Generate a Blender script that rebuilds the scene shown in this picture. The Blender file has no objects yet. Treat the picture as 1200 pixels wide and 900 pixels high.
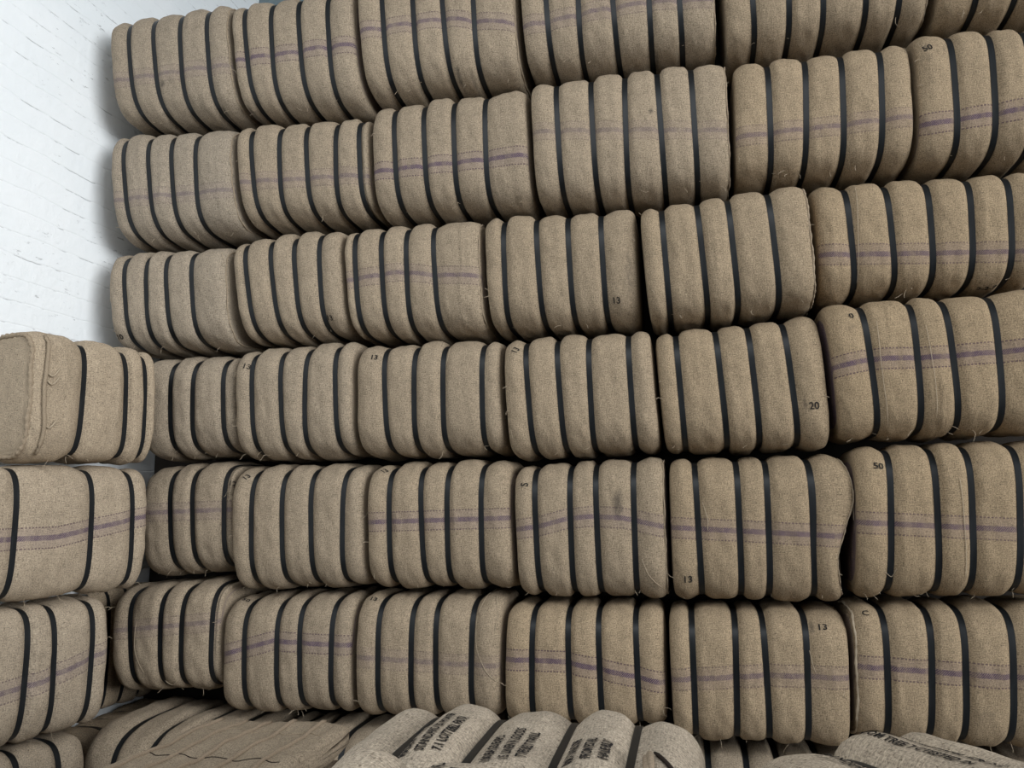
import bpy, math, random
import numpy as np
from mathutils import Matrix, Vector

SC = bpy.context.scene
COL = SC.collection
PI = math.pi
GROUP_WALL = 'burlap bales stacked in the tall wall'
GROUP_SIDE = 'burlap bales stacked along the white wall'
GROUP_FRONT = 'burlap bales and packs in the foreground'
GROUP_BELOW = 'burlap bales carrying the foreground goods'

# ------------------------------------------------------------------ materials
def nodes_of(mat):
    mat.use_nodes = True
    nt = mat.node_tree
    nt.nodes.clear()
    return nt, nt.nodes, nt.links

class NB:
    """small node-building helper"""
    def __init__(s, name):
        s.mat = bpy.data.materials.new(name)
        s.nt, s.n, s.l = nodes_of(s.mat)
        s.out = s.n.new('ShaderNodeOutputMaterial')
        s.bsdf = s.n.new('ShaderNodeBsdfPrincipled')
        s.l.new(s.bsdf.outputs[0], s.out.inputs[0])
    def put(s, sock, v):
        if v is None: return
        if hasattr(v, 'is_output') or isinstance(v, bpy.types.NodeSocket): s.l.new(v, sock)
        else: sock.default_value = v
    def math(s, op, a, b=None, c=None, clamp=False):
        m = s.n.new('ShaderNodeMath'); m.operation = op; m.use_clamp = clamp
        s.put(m.inputs[0], a)
        if b is not None: s.put(m.inputs[1], b)
        if c is not None: s.put(m.inputs[2], c)
        return m.outputs[0]
    def mix(s, f, a, b, mode='MIX'):
        m = s.n.new('ShaderNodeMix'); m.data_type = 'RGBA'; m.blend_type = mode
        s.put(m.inputs[0], f); s.put(m.inputs[6], a); s.put(m.inputs[7], b)
        return m.outputs[2]
    def attr(s, name):
        a = s.n.new('ShaderNodeAttribute'); a.attribute_name = name
        return a
    def noise(s, vec, scale, detail=3, rough=.55, dist=0.0):
        t = s.n.new('ShaderNodeTexNoise'); t.inputs['Scale'].default_value = scale
        t.inputs['Detail'].default_value = detail; t.inputs['Roughness'].default_value = rough
        t.inputs['Distortion'].default_value = dist
        if vec is not None: s.l.new(vec, t.inputs['Vector'])
        return t.outputs[0]
    def mapping(s, vec, scale=(1,1,1), loc=(0,0,0), rot=(0,0,0)):
        m = s.n.new('ShaderNodeMapping'); s.l.new(vec, m.inputs[0])
        m.inputs['Scale'].default_value = scale; m.inputs['Location'].default_value = loc
        m.inputs['Rotation'].default_value = rot
        return m.outputs[0]
    def ramp(s, fac, stops):
        r = s.n.new('ShaderNodeValToRGB'); s.l.new(fac, r.inputs[0])
        e = r.color_ramp.elements
        while len(e) < len(stops): e.new(.5)
        for k, (p, c) in enumerate(stops):
            e[k].position = p; e[k].color = c if len(c) == 4 else (*c, 1)
        return r.outputs[0]
    def step(s, v, lo, hi):
        m = s.n.new('ShaderNodeMapRange'); m.interpolation_type = 'SMOOTHSTEP'
        s.l.new(v, m.inputs[0]); m.inputs[1].default_value = lo; m.inputs[2].default_value = hi
        return m.outputs[0]
    def bump(s, h, strength, dist):
        b = s.n.new('ShaderNodeBump'); b.inputs['Strength'].default_value = strength
        b.inputs['Distance'].default_value = dist; s.l.new(h, b.inputs['Height'])
        s.l.new(b.outputs[0], s.bsdf.inputs['Normal'])
    def uv(s):
        return s.n.new('ShaderNodeTexCoord').outputs['UV']
    def obj(s):
        return s.n.new('ShaderNodeTexCoord').outputs['Object']

def burlap_material():
    m = NB('burlap')
    uv = m.uv()
    tone = m.attr('tone').outputs['Fac']
    warm = m.attr('warm').outputs['Fac']
    sd = m.attr('stripe_offset').outputs['Fac']
    ss = m.attr('stripe_along').outputs['Fac']
    si = m.attr('stripe_strength').outputs['Fac']
    st = m.attr('stain').outputs['Fac']
    # weave: yarns both ways, uneven thickness
    wv = m.noise(m.mapping(uv, (420, 34, 1)), 1.0, 2, .6)
    wh = m.noise(m.mapping(uv, (34, 420, 1)), 1.0, 2, .6)
    weave = m.math('ADD', m.math('MULTIPLY', wv, .5), m.math('MULTIPLY', wh, .5))
    grain = m.noise(uv, 210.0, 3, .75)
    blot = m.noise(uv, 9.0, 4, .6)
    blot2 = m.noise(uv, 38.0, 3, .6)
    base = m.mix(warm, (.272, .226, .173, 1), (.300, .222, .138, 1))
    v = m.math('ADD', m.math('MULTIPLY', m.math('SUBTRACT', weave, .5), 2.1),
               m.math('MULTIPLY', m.math('SUBTRACT', grain, .5), 2.5))
    v = m.math('ADD', v, m.math('MULTIPLY', m.math('SUBTRACT', blot, .5), .42))
    v = m.math('ADD', v, m.math('MULTIPLY', m.math('SUBTRACT', blot2, .5), .28))
    v = m.math('MULTIPLY', m.math('ADD', v, 1.0), tone)
    cc = m.n.new('ShaderNodeCombineColor')
    for k in range(3): m.l.new(v, cc.inputs[k])
    col = m.mix(1.0, base, cc.outputs[0], 'MULTIPLY')
    # dark slubs and bits of bark
    slub = m.step(m.noise(m.mapping(uv, (150, 95, 1)), 1.0, 1, .5), 0.66, .74)
    col = m.mix(m.math('MULTIPLY', slub, .75), col, (.10, .072, .048, 1))
    # purple woven band and its two thin companion lines
    a = m.math('ABSOLUTE', sd)
    wob = m.math('MULTIPLY', m.math('SUBTRACT', m.noise(uv, 60.0, 2), .5), .006)
    band = m.math('SUBTRACT', 1.0, m.step(m.math('ADD', a, wob), .008, .0125))
    diag = m.math('SINE', m.math('ADD', m.math('MULTIPLY', ss, 820.0), m.math('MULTIPLY', sd, -700.0)))
    band = m.math('MULTIPLY', band, m.step(diag, -1.2, .0))
    tint = m.math('SUBTRACT', 1.0, m.step(a, .030, .046))
    line = m.math('SUBTRACT', 1.0, m.step(m.math('ABSOLUTE', m.math('SUBTRACT', a, .041)), 0.0016, .0040))
    dash = m.step(m.math('SINE', m.math('MULTIPLY', ss, 480.0)), -.75, -.15)
    line = m.math('MULTIPLY', line, dash)
    patchy = m.step(m.noise(m.mapping(uv, (26, 8, 1)), 1.0, 3), .22, .62)
    fade = m.math('MULTIPLY', m.math('POWER', si, .7), m.math('ADD', .5, m.math('MULTIPLY', patchy, .5)))
    col = m.mix(m.math('MULTIPLY', m.math('MULTIPLY', tint, fade), .30), col, (.20, .145, .150, 1))
    col = m.mix(m.math('MULTIPLY', m.math('MULTIPLY', band, fade), .92), col, (.048, .026, .078, 1))
    col = m.mix(m.math('MULTIPLY', m.math('MULTIPLY', line, m.math('ADD', m.math('MULTIPLY', fade, .6), m.math('MULTIPLY', si, .4))), .85), col, (.075, .040, .060, 1))
    # dirt with a shape of its own
    sn = m.step(m.math('MULTIPLY', st, m.math('ADD', .45, m.noise(m.mapping(uv, (90, 30, 1)), 1.0, 3))), .30, .85)
    col = m.mix(m.math('MULTIPLY', sn, .68), col, (.050, .042, .036, 1))
    m.l.new(col, m.bsdf.inputs['Base Color'])
    m.bsdf.inputs['Roughness'].default_value = .95
    m.bsdf.inputs['Specular IOR Level'].default_value = .15
    wr = m.noise(m.mapping(uv, (14, 5, 1)), 1.0, 4, .6)
    h = m.math('ADD', m.math('ADD', m.math('MULTIPLY', weave, .55), m.math('MULTIPLY', grain, .25)), m.math('MULTIPLY', wr, 2.2))
    m.bump(h, .55, .006)
    return m.mat

def simple(name, color, rough=.9, spec=.2, nscale=None, namp=.3, bump=0.0):
    m = NB(name)
    if nscale:
        n = m.noise(m.obj(), nscale, 4, .6)
        c2 = tuple(c*(1-namp) for c in color) + (1,)
        c1 = tuple(min(1, c*(1+namp)) for c in color) + (1,)
        m.l.new(m.ramp(n, [(.25, c2), (.75, c1)]), m.bsdf.inputs['Base Color'])
        if bump: m.bump(n, bump, .01)
    else:
        m.bsdf.inputs['Base Color'].default_value = (*color, 1)
    m.bsdf.inputs['Roughness'].default_value = rough
    m.bsdf.inputs['Specular IOR Level'].default_value = spec
    return m.mat

def strap_material():
    m = NB('black_strap')
    uv = m.uv()
    n = m.noise(m.mapping(uv, (60, 5, 1)), 1.0, 3)
    m.l.new(m.ramp(n, [(.3, (.006, .007, .008)), (.75, (.014, .016, .018))]), m.bsdf.inputs['Base Color'])
    m.l.new(m.ramp(n, [(.3, (.34, .34, .34)), (.8, (.48, .48, .48))]), m.bsdf.inputs['Roughness'])
    m.bsdf.inputs['Specular IOR Level'].default_value = .26
    return m.mat

def ink_material():
    m = NB('stencil_ink')
    n = m.noise(m.obj(), 170.0, 3, .7)
    m.l.new(m.ramp(n, [(.52, (.022, .020, .019)), (.72, (.13, .105, .08))]), m.bsdf.inputs['Base Color'])
    m.bsdf.inputs['Roughness'].default_value = .95
    m.bsdf.inputs['Specular IOR Level'].default_value = .05
    return m.mat

def wall_material():
    m = NB('white_painted_brick')
    o = m.obj()
    sp = m.n.new('ShaderNodeSeparateXYZ'); m.l.new(o, sp.inputs[0])
    cb = m.n.new('ShaderNodeCombineXYZ')
    m.l.new(m.math('ADD', sp.outputs[1], 27.0), cb.inputs[0]); m.l.new(sp.outputs[2], cb.inputs[1]); m.l.new(sp.outputs[0], cb.inputs[2])
    warp = m.noise(cb.outputs[0], 5.0, 3)
    vec = m.n.new('ShaderNodeVectorMath'); vec.operation = 'ADD'
    wv = m.n.new('ShaderNodeCombineXYZ')
    m.l.new(m.math('MULTIPLY', m.math('SUBTRACT', warp, .5), .03), wv.inputs[1])
    m.l.new(cb.outputs[0], vec.inputs[0]); m.l.new(wv.outputs[0], vec.inputs[1])
    br = m.n.new('ShaderNodeTexBrick'); m.l.new(vec.outputs[0], br.inputs['Vector'])
    br.inputs['Scale'].default_value = 1.0
    br.inputs['Brick Width'].default_value = 40.0; br.inputs['Row Height'].default_value = .105
    br.inputs['Mortar Size'].default_value = .006; br.inputs['Mortar Smooth'].default_value = 1.0
    joint = br.outputs['Fac']
    # chipped paint specks: along joints and scattered, short and ragged
    chip = m.step(m.noise(m.mapping(cb.outputs[0], (14, 44, 20)), 1.0, 5, .75), .60, .66)
    br2 = m.n.new('ShaderNodeTexBrick'); m.l.new(vec.outputs[0], br2.inputs['Vector'])
    br2.inputs['Scale'].default_value = 1.0
    br2.inputs['Brick Width'].default_value = 40.0; br2.inputs['Row Height'].default_value = .105
    br2.inputs['Mortar Size'].default_value = .0028; br2.inputs['Mortar Smooth'].default_value = .3
    crack = m.math('MULTIPLY', br2.outputs['Fac'], m.step(m.noise(m.mapping(cb.outputs[0], (5, 5, 5)), 1.0, 4, .7), .50, .62))
    speck = m.math('MULTIPLY', chip, m.step(m.noise(cb.outputs[0], 3.2, 2), .50, .62))
    dark = m.math('MAXIMUM', m.math('MULTIPLY', crack, .55), m.math('MULTIPLY', speck, .55))
    tone = m.noise(cb.outputs[0], 3.0, 4)
    base = m.ramp(tone, [(.3, (.83, .865, .885)), (.7, (.88, .905, .92))])
    col = m.mix(dark, base, (.23, .23, .24, 1))
    m.l.new(col, m.bsdf.inputs['Base Color'])
    m.bsdf.inputs['Roughness'].default_value = .75
    m.bsdf.inputs['Specular IOR Level'].default_value = .25
    h = m.math('SUBTRACT', m.math('MULTIPLY', m.noise(cb.outputs[0], 22.0, 4), .6), m.math('MULTIPLY', joint, .22))
    m.bump(h, .5, .012)
    return m.mat

BURLAP = burlap_material()
STRAP = strap_material()
INK = ink_material()
THREAD = simple('jute_thread', (.40, .325, .235), .95, .1)
SACKING = simple('folded_sacking_cloth', (.27, .21, .15), .95, .1, 260.0, .3, .3)
SEAM = simple('jute_seam_twine', (.30, .235, .165), .95, .1, 300.0, .35, .4)
DARKCORD = simple('dark_cord', (.03, .022, .018), .9, .1)
WALLM = wall_material()
FLOORM = simple('concrete_floor', (.22, .21, .20), .85, .25, 6.0, .3, .2)
BACKM = simple('grey_green_sheeting', (.17, .22, .24), .7, .3, 9.0, .25)
DARKM = simple('gap_darkener', (.035, .030, .026), .95, .1, 8.0, .3)  # near-black colour that makes gaps between bales read as deep shade
ROOFM = simple('roof_sheeting', (.30, .31, .31), .8, .2, 4.0, .2)
BEAMM = simple('grey_painted_steel', (.16, .20, .23), .6, .4, 12.0, .25)

# ------------------------------------------------------------------ mesh plumbing
def np_mesh(name, verts, quads, mat, parent=None, smooth=True, uv=None, attrs=None, tris=None):
    verts = np.asarray(verts, dtype=np.float32)
    me = bpy.data.meshes.new(name)
    q = np.asarray(quads, dtype=np.int32).reshape(-1, 4) if quads is not None and len(quads) else np.zeros((0, 4), np.int32)
    t = np.asarray(tris, dtype=np.int32).reshape(-1, 3) if tris is not None and len(tris) else np.zeros((0, 3), np.int32)
    loops = np.concatenate([q.ravel(), t.ravel()])
    starts = np.concatenate([np.arange(len(q))*4, len(q)*4 + np.arange(len(t))*3]).astype(np.int32)
    me.vertices.add(len(verts)); me.vertices.foreach_set('co', verts.ravel())
    me.loops.add(len(loops)); me.loops.foreach_set('vertex_index', loops.astype(np.int32))
    me.polygons.add(len(starts)); me.polygons.foreach_set('loop_start', starts)
    me.update(calc_edges=True)
    me.polygons.foreach_set('use_smooth', np.full(len(starts), bool(smooth)))
    if uv is not None:
        l = me.uv_layers.new(name='UVMap')
        l.data.foreach_set('uv', np.asarray(uv, dtype=np.float32)[loops].ravel())
    for k, v in (attrs or {}).items():
        a = me.attributes.new(k, 'FLOAT', 'POINT')
        a.data.foreach_set('value', np.broadcast_to(np.asarray(v, dtype=np.float32), (len(verts),)).copy())
    me.validate()
    me.materials.append(mat)
    o = bpy.data.objects.new(name, me); COL.objects.link(o)
    if parent is not None: o.parent = parent
    return o

def tubes(lines, rad, sides=4):
    """closed-end tubes along polylines -> verts, quads, tris"""
    V, Q, T = [], [], []
    for pts in lines:
        pts = [Vector(p) for p in pts]; n = len(pts); b0 = len(V)
        for i, p in enumerate(pts):
            d = (pts[min(i+1, n-1)] - pts[max(i-1, 0)])
            d = d.normalized() if d.length > 1e-9 else Vector((0, 0, 1))
            s = d.cross(Vector((0, 0, 1)) if abs(d.z) < .9 else Vector((1, 0, 0))).normalized(); w = d.cross(s)
            r = rad * (1.0 if 0 < i < n-1 else .6)
            for k in range(sides):
                a = 2*PI*k/sides
                V.append(tuple(p + s*(r*math.cos(a)) + w*(r*math.sin(a))))
        for i in range(n-1):
            for k in range(sides):
                k2 = (k+1) % sides
                Q.append((b0+i*sides+k, b0+i*sides+k2, b0+(i+1)*sides+k2, b0+(i+1)*sides+k))
        if sides == 4:
            Q.append((b0+3, b0+2, b0+1, b0)); e = b0+(n-1)*sides; Q.append((e, e+1, e+2, e+3))
        else:
            for k in range(1, sides-1):
                T.append((b0, b0+k+1, b0+k)); e = b0+(n-1)*sides; T.append((e, e+k, e+k+1))
    return V, Q, T

def empty(name, loc, rz, label, cat, group=None):
    o = bpy.data.objects.new(name, None); COL.objects.link(o)
    o.location = loc; o.rotation_euler = (0, 0, rz); o.empty_display_size = .1
    o['label'] = label; o['category'] = cat
    if group: o['group'] = group
    return o

def box(name, lo, hi, mat, kind=None):
    x0, y0, z0 = lo; x1, y1, z1 = hi
    V = [(x0,y0,z0),(x1,y0,z0),(x1,y1,z0),(x0,y1,z0),(x0,y0,z1),(x1,y0,z1),(x1,y1,z1),(x0,y1,z1)]
    Q = [(0,3,2,1),(4,5,6,7),(0,1,5,4),(1,2,6,5),(2,3,7,6),(3,0,4,7)]
    o = np_mesh(name, V, Q, mat, smooth=False)
    if kind: o['kind'] = kind
    return o

# ------------------------------------------------------------------ the bale
class Bale:
    NT = 84
    def __init__(s, quad, D, straps, stripe=None, sint=0.0, seed=0, n=3.5, puff=.024, tone=1.0, warm=.5,
                 stains=(), end_round=.06, end_inset=.038, dome=4.5, sw=.023, edge=0.0, creases=0, slant=0.0):
        s.q = np.array(quad, float)          # TL, TR, BR, BL in local X,Z (front outline)
        s.D = D; s.straps = sorted(straps); s.stripe = stripe; s.sint = sint; s.seed = seed; s.n = n
        s.puff = puff; s.tone = tone; s.warm = warm; s.stains = stains
        s.dome = dome; s.sw = sw; s.er = end_round; s.ei = end_inset; s.edge = edge
        q = s.q
        s.L = .5*((q[1]-q[0])[0] + (q[2]-q[3])[0]); s.H = .5*((q[0]-q[3])[1] + (q[1]-q[2])[1])
        rs = np.random.RandomState(seed)
        s.ph = rs.uniform(0, 6.28, 24); s.rs = rs
        s.slants = rs.uniform(-.012, .012, 8) + slant
        s.creases = [(rs.uniform(.05, .95), rs.uniform(-.05, .05), rs.uniform(.0025, .006), rs.uniform(.005, .010), rs.uniform(.2, .8), rs.uniform(.12, .3)) for _ in range(creases)]
        s.pv = rs.uniform(.72, 1.0, 10)     # each panel's own fullness
        # rounded cross-section, walked by arc length; t = 0 at the front centre, rising over the top
        a, b = D/2, s.H/2
        ph = np.linspace(0, 2*PI, 2881)
        c, sn = np.cos(ph), np.sin(ph)
        y = -a*np.sign(c)*np.abs(c)**(2/n); z = b*np.sign(sn)*np.abs(sn)**(2/n)
        d = np.hypot(np.diff(y), np.diff(z)); cum = np.concatenate([[0], np.cumsum(d)])
        s.P = cum[-1]; s.tt = cum
        s.ty, s.tz = y, z
        ty = np.gradient(y, cum); tz = np.gradient(z, cum); ln = np.hypot(ty, tz)+1e-9
        s.ny, s.nz = -tz/ln, ty/ln
        # make normals point outward
        if (s.ny*y + s.nz*z).mean() < 0: s.ny, s.nz = -s.ny, -s.nz
    def section(s, t):
        t = np.mod(t, s.P)
        f = lambda arr: np.interp(t, s.tt, arr)
        return f(s.ty), f(s.tz), f(s.ny), f(s.nz)
    def strap_u(s, k, v):
        return s.straps[k] + s.slants[k]*(v-.5)*2/s.L*.6
    def relief(s, u, t, v):
        L = s.L
        K = len(s.straps)
        edges = [np.zeros_like(u)-.0] + [s.strap_u(k, v) for k in range(K)] + [np.ones_like(u)]
        o = np.zeros_like(u)
        half = (s.sw/2+.001)/L
        for k in range(K+1):
            a, b = edges[k], edges[k+1]
            aa = a + (half if k > 0 else -.10/L); bb = b - (half if k < K else -.10/L)
            w = np.clip((u-aa)/np.maximum(bb-aa, 1e-4), 0, 1)
            amp = s.puff*s.pv[k]*np.clip((bb-aa)*L/.09, .5, 1.0)
            p = amp*(1-np.abs(2*w-1)**s.dome)
            inside = (u >= aa) & (u <= bb)
            o = np.where(inside, np.maximum(o, p), o)
        o = o - s.puff
        # soft unevenness of the packed cloth
        S = u*L; T = t; k = 2*PI/s.P; p = s.ph
        n1 = (np.sin(9*S+k*2*T+p[0])*np.sin(k*3*T+p[1]) + .7*np.sin(17*S-k*3*T+p[2])*np.sin(k*5*T+3*S+p[3])
              + .5*np.sin(31*S+k*6*T+p[4])*np.sin(13*S+k*9*T+p[5]))
        n2 = np.sin(70*S+k*5*T+p[6])*np.sin(k*11*T+p[7]) + .8*np.sin(115*S+k*8*T+p[8]+1.5*np.sin(k*4*T+p[9]))
        grooved = np.clip((o+s.puff)/(s.puff*.6), 0, 1)
        o = o + (.0042*n1 + .0010*n2)*grooved
        for (cu, sl, hgt, wid, cv, ext) in s.creases:
            dd = (u-cu-sl*(v-cv))*L
            o = o + hgt*np.exp(-(dd/wid)**2)*np.exp(-((v-cv)/ext)**2)*grooved
        # ends rounded over
        for dist in (u*L, (1-u)*L):
            w = np.clip(dist/s.er, 0, 1)
            o = o - s.ei*(1-np.sqrt(np.clip(1-(1-w)**2, 0, 1)))
        return o
    def surf(s, u, t, off=0.0, rel=True):
        u = np.asarray(u, float); t = np.asarray(t, float)
        u, t = np.broadcast_arrays(u, t)
        cy, cz, ny, nz = s.section(t)
        v = .5 + cz/s.H
        o = (s.relief(u, t, v) if rel else 0) + off
        y = cy + ny*o; z = cz + nz*o
        vv = .5 + z/s.H
        q = s.q
        uu = u + s.edge/s.L*np.clip((u-.72)/.28, 0, 1)**2*np.sin(2*PI*np.clip(1-vv, 0, 1))
        X = (1-uu)*(1-vv)*q[3,0]+uu*(1-vv)*q[2,0]+uu*vv*q[1,0]+(1-uu)*vv*q[0,0]
        Z = (1-uu)*(1-vv)*q[3,1]+uu*(1-vv)*q[2,1]+uu*vv*q[1,1]+(1-uu)*vv*q[0,1]
        return np.stack([X, y, Z], -1)
    def body(s, parent, name='burlap_cover', mat=None):
        us = list(np.linspace(0, 1, max(40, int(s.L/.0075))))
        for a in s.straps:
            us += [a + d/s.L for d in (-.016, -.0125, -.009, 0, .009, .0125, .016)]
        us += [d/s.L for d in (.002, .006, .012, .02, .03)] + [1-d/s.L for d in (.002, .006, .012, .02, .03)]
        us = np.unique(np.round(np.clip(us, 0, 1), 5)); nu = len(us)
        keep = [0]
        for i in range(1, nu):
            if us[i]-us[keep[-1]] > .0012: keep.append(i)
        if keep[-1] != nu-1: keep[-1] = nu-1
        us = us[keep]; nu = len(us)
        NT = s.NT
        t = np.arange(NT)/NT*s.P
        U, T = np.meshgrid(us, t, indexing='ij')
        V = s.surf(U, T)
        cy, cz, _, _ = s.section(T)
        vpar = .5+cz/s.H
        verts = [V.reshape(-1, 3)]
        i = np.arange(nu-1)[:, None]*NT; j = np.arange(NT)[None, :]; j2 = (j+1) % NT
        quads = [np.stack([i+j, i+NT+j, i+NT+j2, i+j2], -1).reshape(-1, 4)]
        UVs = [np.stack([U*s.L, np.where(T > s.P/2, T-s.P, T)], -1).reshape(-1, 2)]
        # end caps: rings shrinking to the middle with a slight outward belly
        tris = []
        base = nu*NT
        uu = [U.reshape(-1)]; vv = [vpar.reshape(-1)]
        for end, row, sg in ((0, 0, -1), (1, nu-1, 1)):
            ring0 = V[row]; c = ring0.mean(0); prev = np.arange(NT)+row*NT
            for r, bel in ((.9, .0035), (.7, .0060), (.4, .0078), (.12, .0085)):
                w = 1 + .03*np.sin(3*np.arange(NT)/NT*2*PI+s.ph[10+end])
                ring = c + (ring0-c)*r; ring[:, 0] += sg*bel*w
                ids = base+np.arange(NT); base += NT
                verts.append(ring); UVs.append(np.stack([end*s.L+ring[:, 1], ring[:, 2]], -1))
                uu.append(np.full(NT, end)); vv.append(np.full(NT, .5))
                k2 = (np.arange(NT)+1) % NT
                f = np.stack([prev, ids, ids[k2], prev[k2]], -1)
                quads.append(f[:, ::-1] if sg < 0 else f)
                prev = ids
            verts.append(c[None]+np.array([[sg*.0085, 0, 0]])); UVs.append(np.array([[end*s.L, 0]]))
            uu.append(np.array([end])); vv.append(np.array([.5]))
            cid = base; base += 1
            k2 = (np.arange(NT)+1) % NT
            f = np.stack([prev, np.full(NT, cid), prev[k2]], -1)
            tris.append(f[:, ::-1] if sg < 0 else f)
        verts = np.concatenate(verts); UV = np.concatenate(UVs); u = np.concatenate(uu); v = np.concatenate(vv)
        q = np.concatenate(quads); tr = np.concatenate(tris)
        if s.stripe:
            xs = [p[0] for p in s.stripe]; ys = [p[1] for p in s.stripe]
            sd = (v-np.interp(u, xs, ys))*s.H
        else: sd = np.full(len(u), 9.0)
        stn = np.zeros(len(u))
        for (su, sv, ru, rv, k) in s.stains:
            front = verts[:, 1] < .0 if s.D < 5 else True
            stn = np.maximum(stn, k*np.exp(-(((u-su)*s.L/ru)**2+((v-sv)*s.H/rv)**2))*front)
        o = np_mesh(name, verts, q, mat or BURLAP, parent, True, UV,
                    dict(stripe_offset=sd, stripe_along=UV[:, 0], stripe_strength=s.sint, stain=stn, tone=s.tone, warm=s.warm), tris=tr)
        return o
    def strap(s, k, parent, width=None):
        width = width or s.sw
        NT = 120; t = np.arange(NT)/NT*s.P
        cy, cz, _, _ = s.section(t)
        uc = s.strap_u(k, .5+cz/s.H)
        pr = [(-.5, -.001), (-.5, .0022), (-.5, .0022), (.5, .0022), (.5, .0022), (.5, -.001)]
        rows = [s.surf(uc + du*width/s.L, t, off=off-s.puff, rel=False) for du, off in pr]
        V = np.stack(rows, 1).reshape(-1, 3)
        i = np.arange(NT)*6; i2 = ((np.arange(NT)+1) % NT)*6
        Q = np.concatenate([np.stack([i+a, i+a+1, i2+a+1, i2+a], -1) for a in (0, 2, 4)])
        uv = np.stack([np.tile([0, 0, 0, 1, 1, 1], NT)*width, np.repeat(t, 6)], -1)
        return np_mesh('strap', V, Q, STRAP, parent, True, uv)
    def seam(s, end, parent, rad=.0032, mat=None):
        NT = 150; t = np.arange(NT)/NT*s.P
        u = 1-.004/s.L if end else .004/s.L
        wob = .002*np.sin(23*t+s.ph[12])+.0015*np.sin(61*t+s.ph[13])
        P = s.surf(np.full(NT, u), t, off=.001+wob)
        P[:, 0] += (1 if end else -1)*(.001+.002*np.sin(37*t+s.ph[14]))
        c = P.mean(0); V = []; S = 6
        for i in range(NT):
            r = rad*(1+.3*math.sin(i*1.9)+.15*math.sin(i*.37))
            d = P[(i+1) % NT]-P[i-1]; d /= np.linalg.norm(d)+1e-9
            e = np.array([1., 0, 0]); w = np.cross(d, e); w /= np.linalg.norm(w)+1e-9
            for k in range(S):
                a = 2*PI*k/S; V.append(P[i]+e*r*math.cos(a)+w*r*math.sin(a))
        Q = []
        for i in range(NT):
            i2 = (i+1) % NT
            for k in range(S):
                k2 = (k+1) % S; Q.append((i*S+k, i*S+k2, i2*S+k2, i2*S+k))
        return np_mesh('sewn_seam', V, Q, mat or SEAM, parent)
    def v_to_t(s, v):
        # front-side arc position of a height fraction
        z = (v-.5)*s.H; m = (s.tt < s.P*.25) | (s.tt > s.P*.75)
        t = np.where(s.tt > s.P*.5, s.tt-s.P, s.tt)[m]; zz = s.tz[m]; o = np.argsort(t)
        return float(np.interp(z, zz[o], t[o]))
    def threads(s, parent, count, rs=None, spots=None):
        rs = rs or s.rs; lines = []
        for i in range(count):
            if spots and rs.rand() < .6:
                u, v = spots[rs.randint(len(spots))]; u += rs.uniform(-.03, .03); v += rs.uniform(-.04, .04)
            elif rs.rand() < .55: u, v = rs.uniform(.03, .97), rs.uniform(.02, .05)
            else: u, v = (rs.uniform(.965, .99) if rs.rand() < .7 else rs.uniform(.01, .03)), rs.uniform(.06, .95)
            p = s.surf(np.array([min(max(u, .003), .997)]), np.array([s.v_to_t(min(max(v, .02), .97))]))[0]
            d = np.array([rs.uniform(-1, 1), rs.uniform(-.9, -.2), rs.uniform(-1, .5)]); d /= np.linalg.norm(d)
            n = rs.randint(4, 8); st = rs.uniform(.003, .008); pts = [p + np.array([0, .003, 0])]
            for k in range(n):
                pts.append(pts[-1]+d*st); d = d+rs.uniform(-.55, .55, 3)+np.array([0, 0, -.12]); d /= np.linalg.norm(d)
            lines.append(pts)
        for pts in lines:
            V, Q, T = tubes([pts], .0009, 4)
            np_mesh('frayed_thread', V, Q, THREAD, parent)
    def mark(s, text, u, t, size, rot, parent, name='stamped_mark', bold=.0008, sx=1.0, spacing=1.0, off=.0022, align='CENTER'):
        cu = bpy.data.curves.new('lettering', 'FONT'); cu.body = text; cu.size = size
        cu.align_x = align; cu.align_y = 'CENTER'; cu.offset = bold; cu.space_character = spacing
        cu.resolution_u = 3
        tmp = bpy.data.objects.new('lettering', cu); COL.objects.link(tmp)
        dg = bpy.context.evaluated_depsgraph_get()
        me = bpy.data.meshes.new_from_object(tmp.evaluated_get(dg))
        bpy.data.objects.remove(tmp); bpy.data.curves.remove(cu)
        n = len(me.vertices)
        co = np.zeros(n*3, np.float32); me.vertices.foreach_get('co', co); co = co.reshape(-1, 3)
        x, y = co[:, 0]*sx, co[:, 1]
        c, sn = math.cos(rot), math.sin(rot)
        X, Y = c*x-sn*y, sn*x+c*y
        P = s.surf(u+X/s.L, t+Y, off=off)
        me.vertices.foreach_set('co', P.astype(np.float32).ravel()); me.update()
        me.name = name; me.materials.clear(); me.materials.append(INK)
        o = bpy.data.objects.new(name, me); COL.objects.link(o); o.parent = parent
        return o

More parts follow.
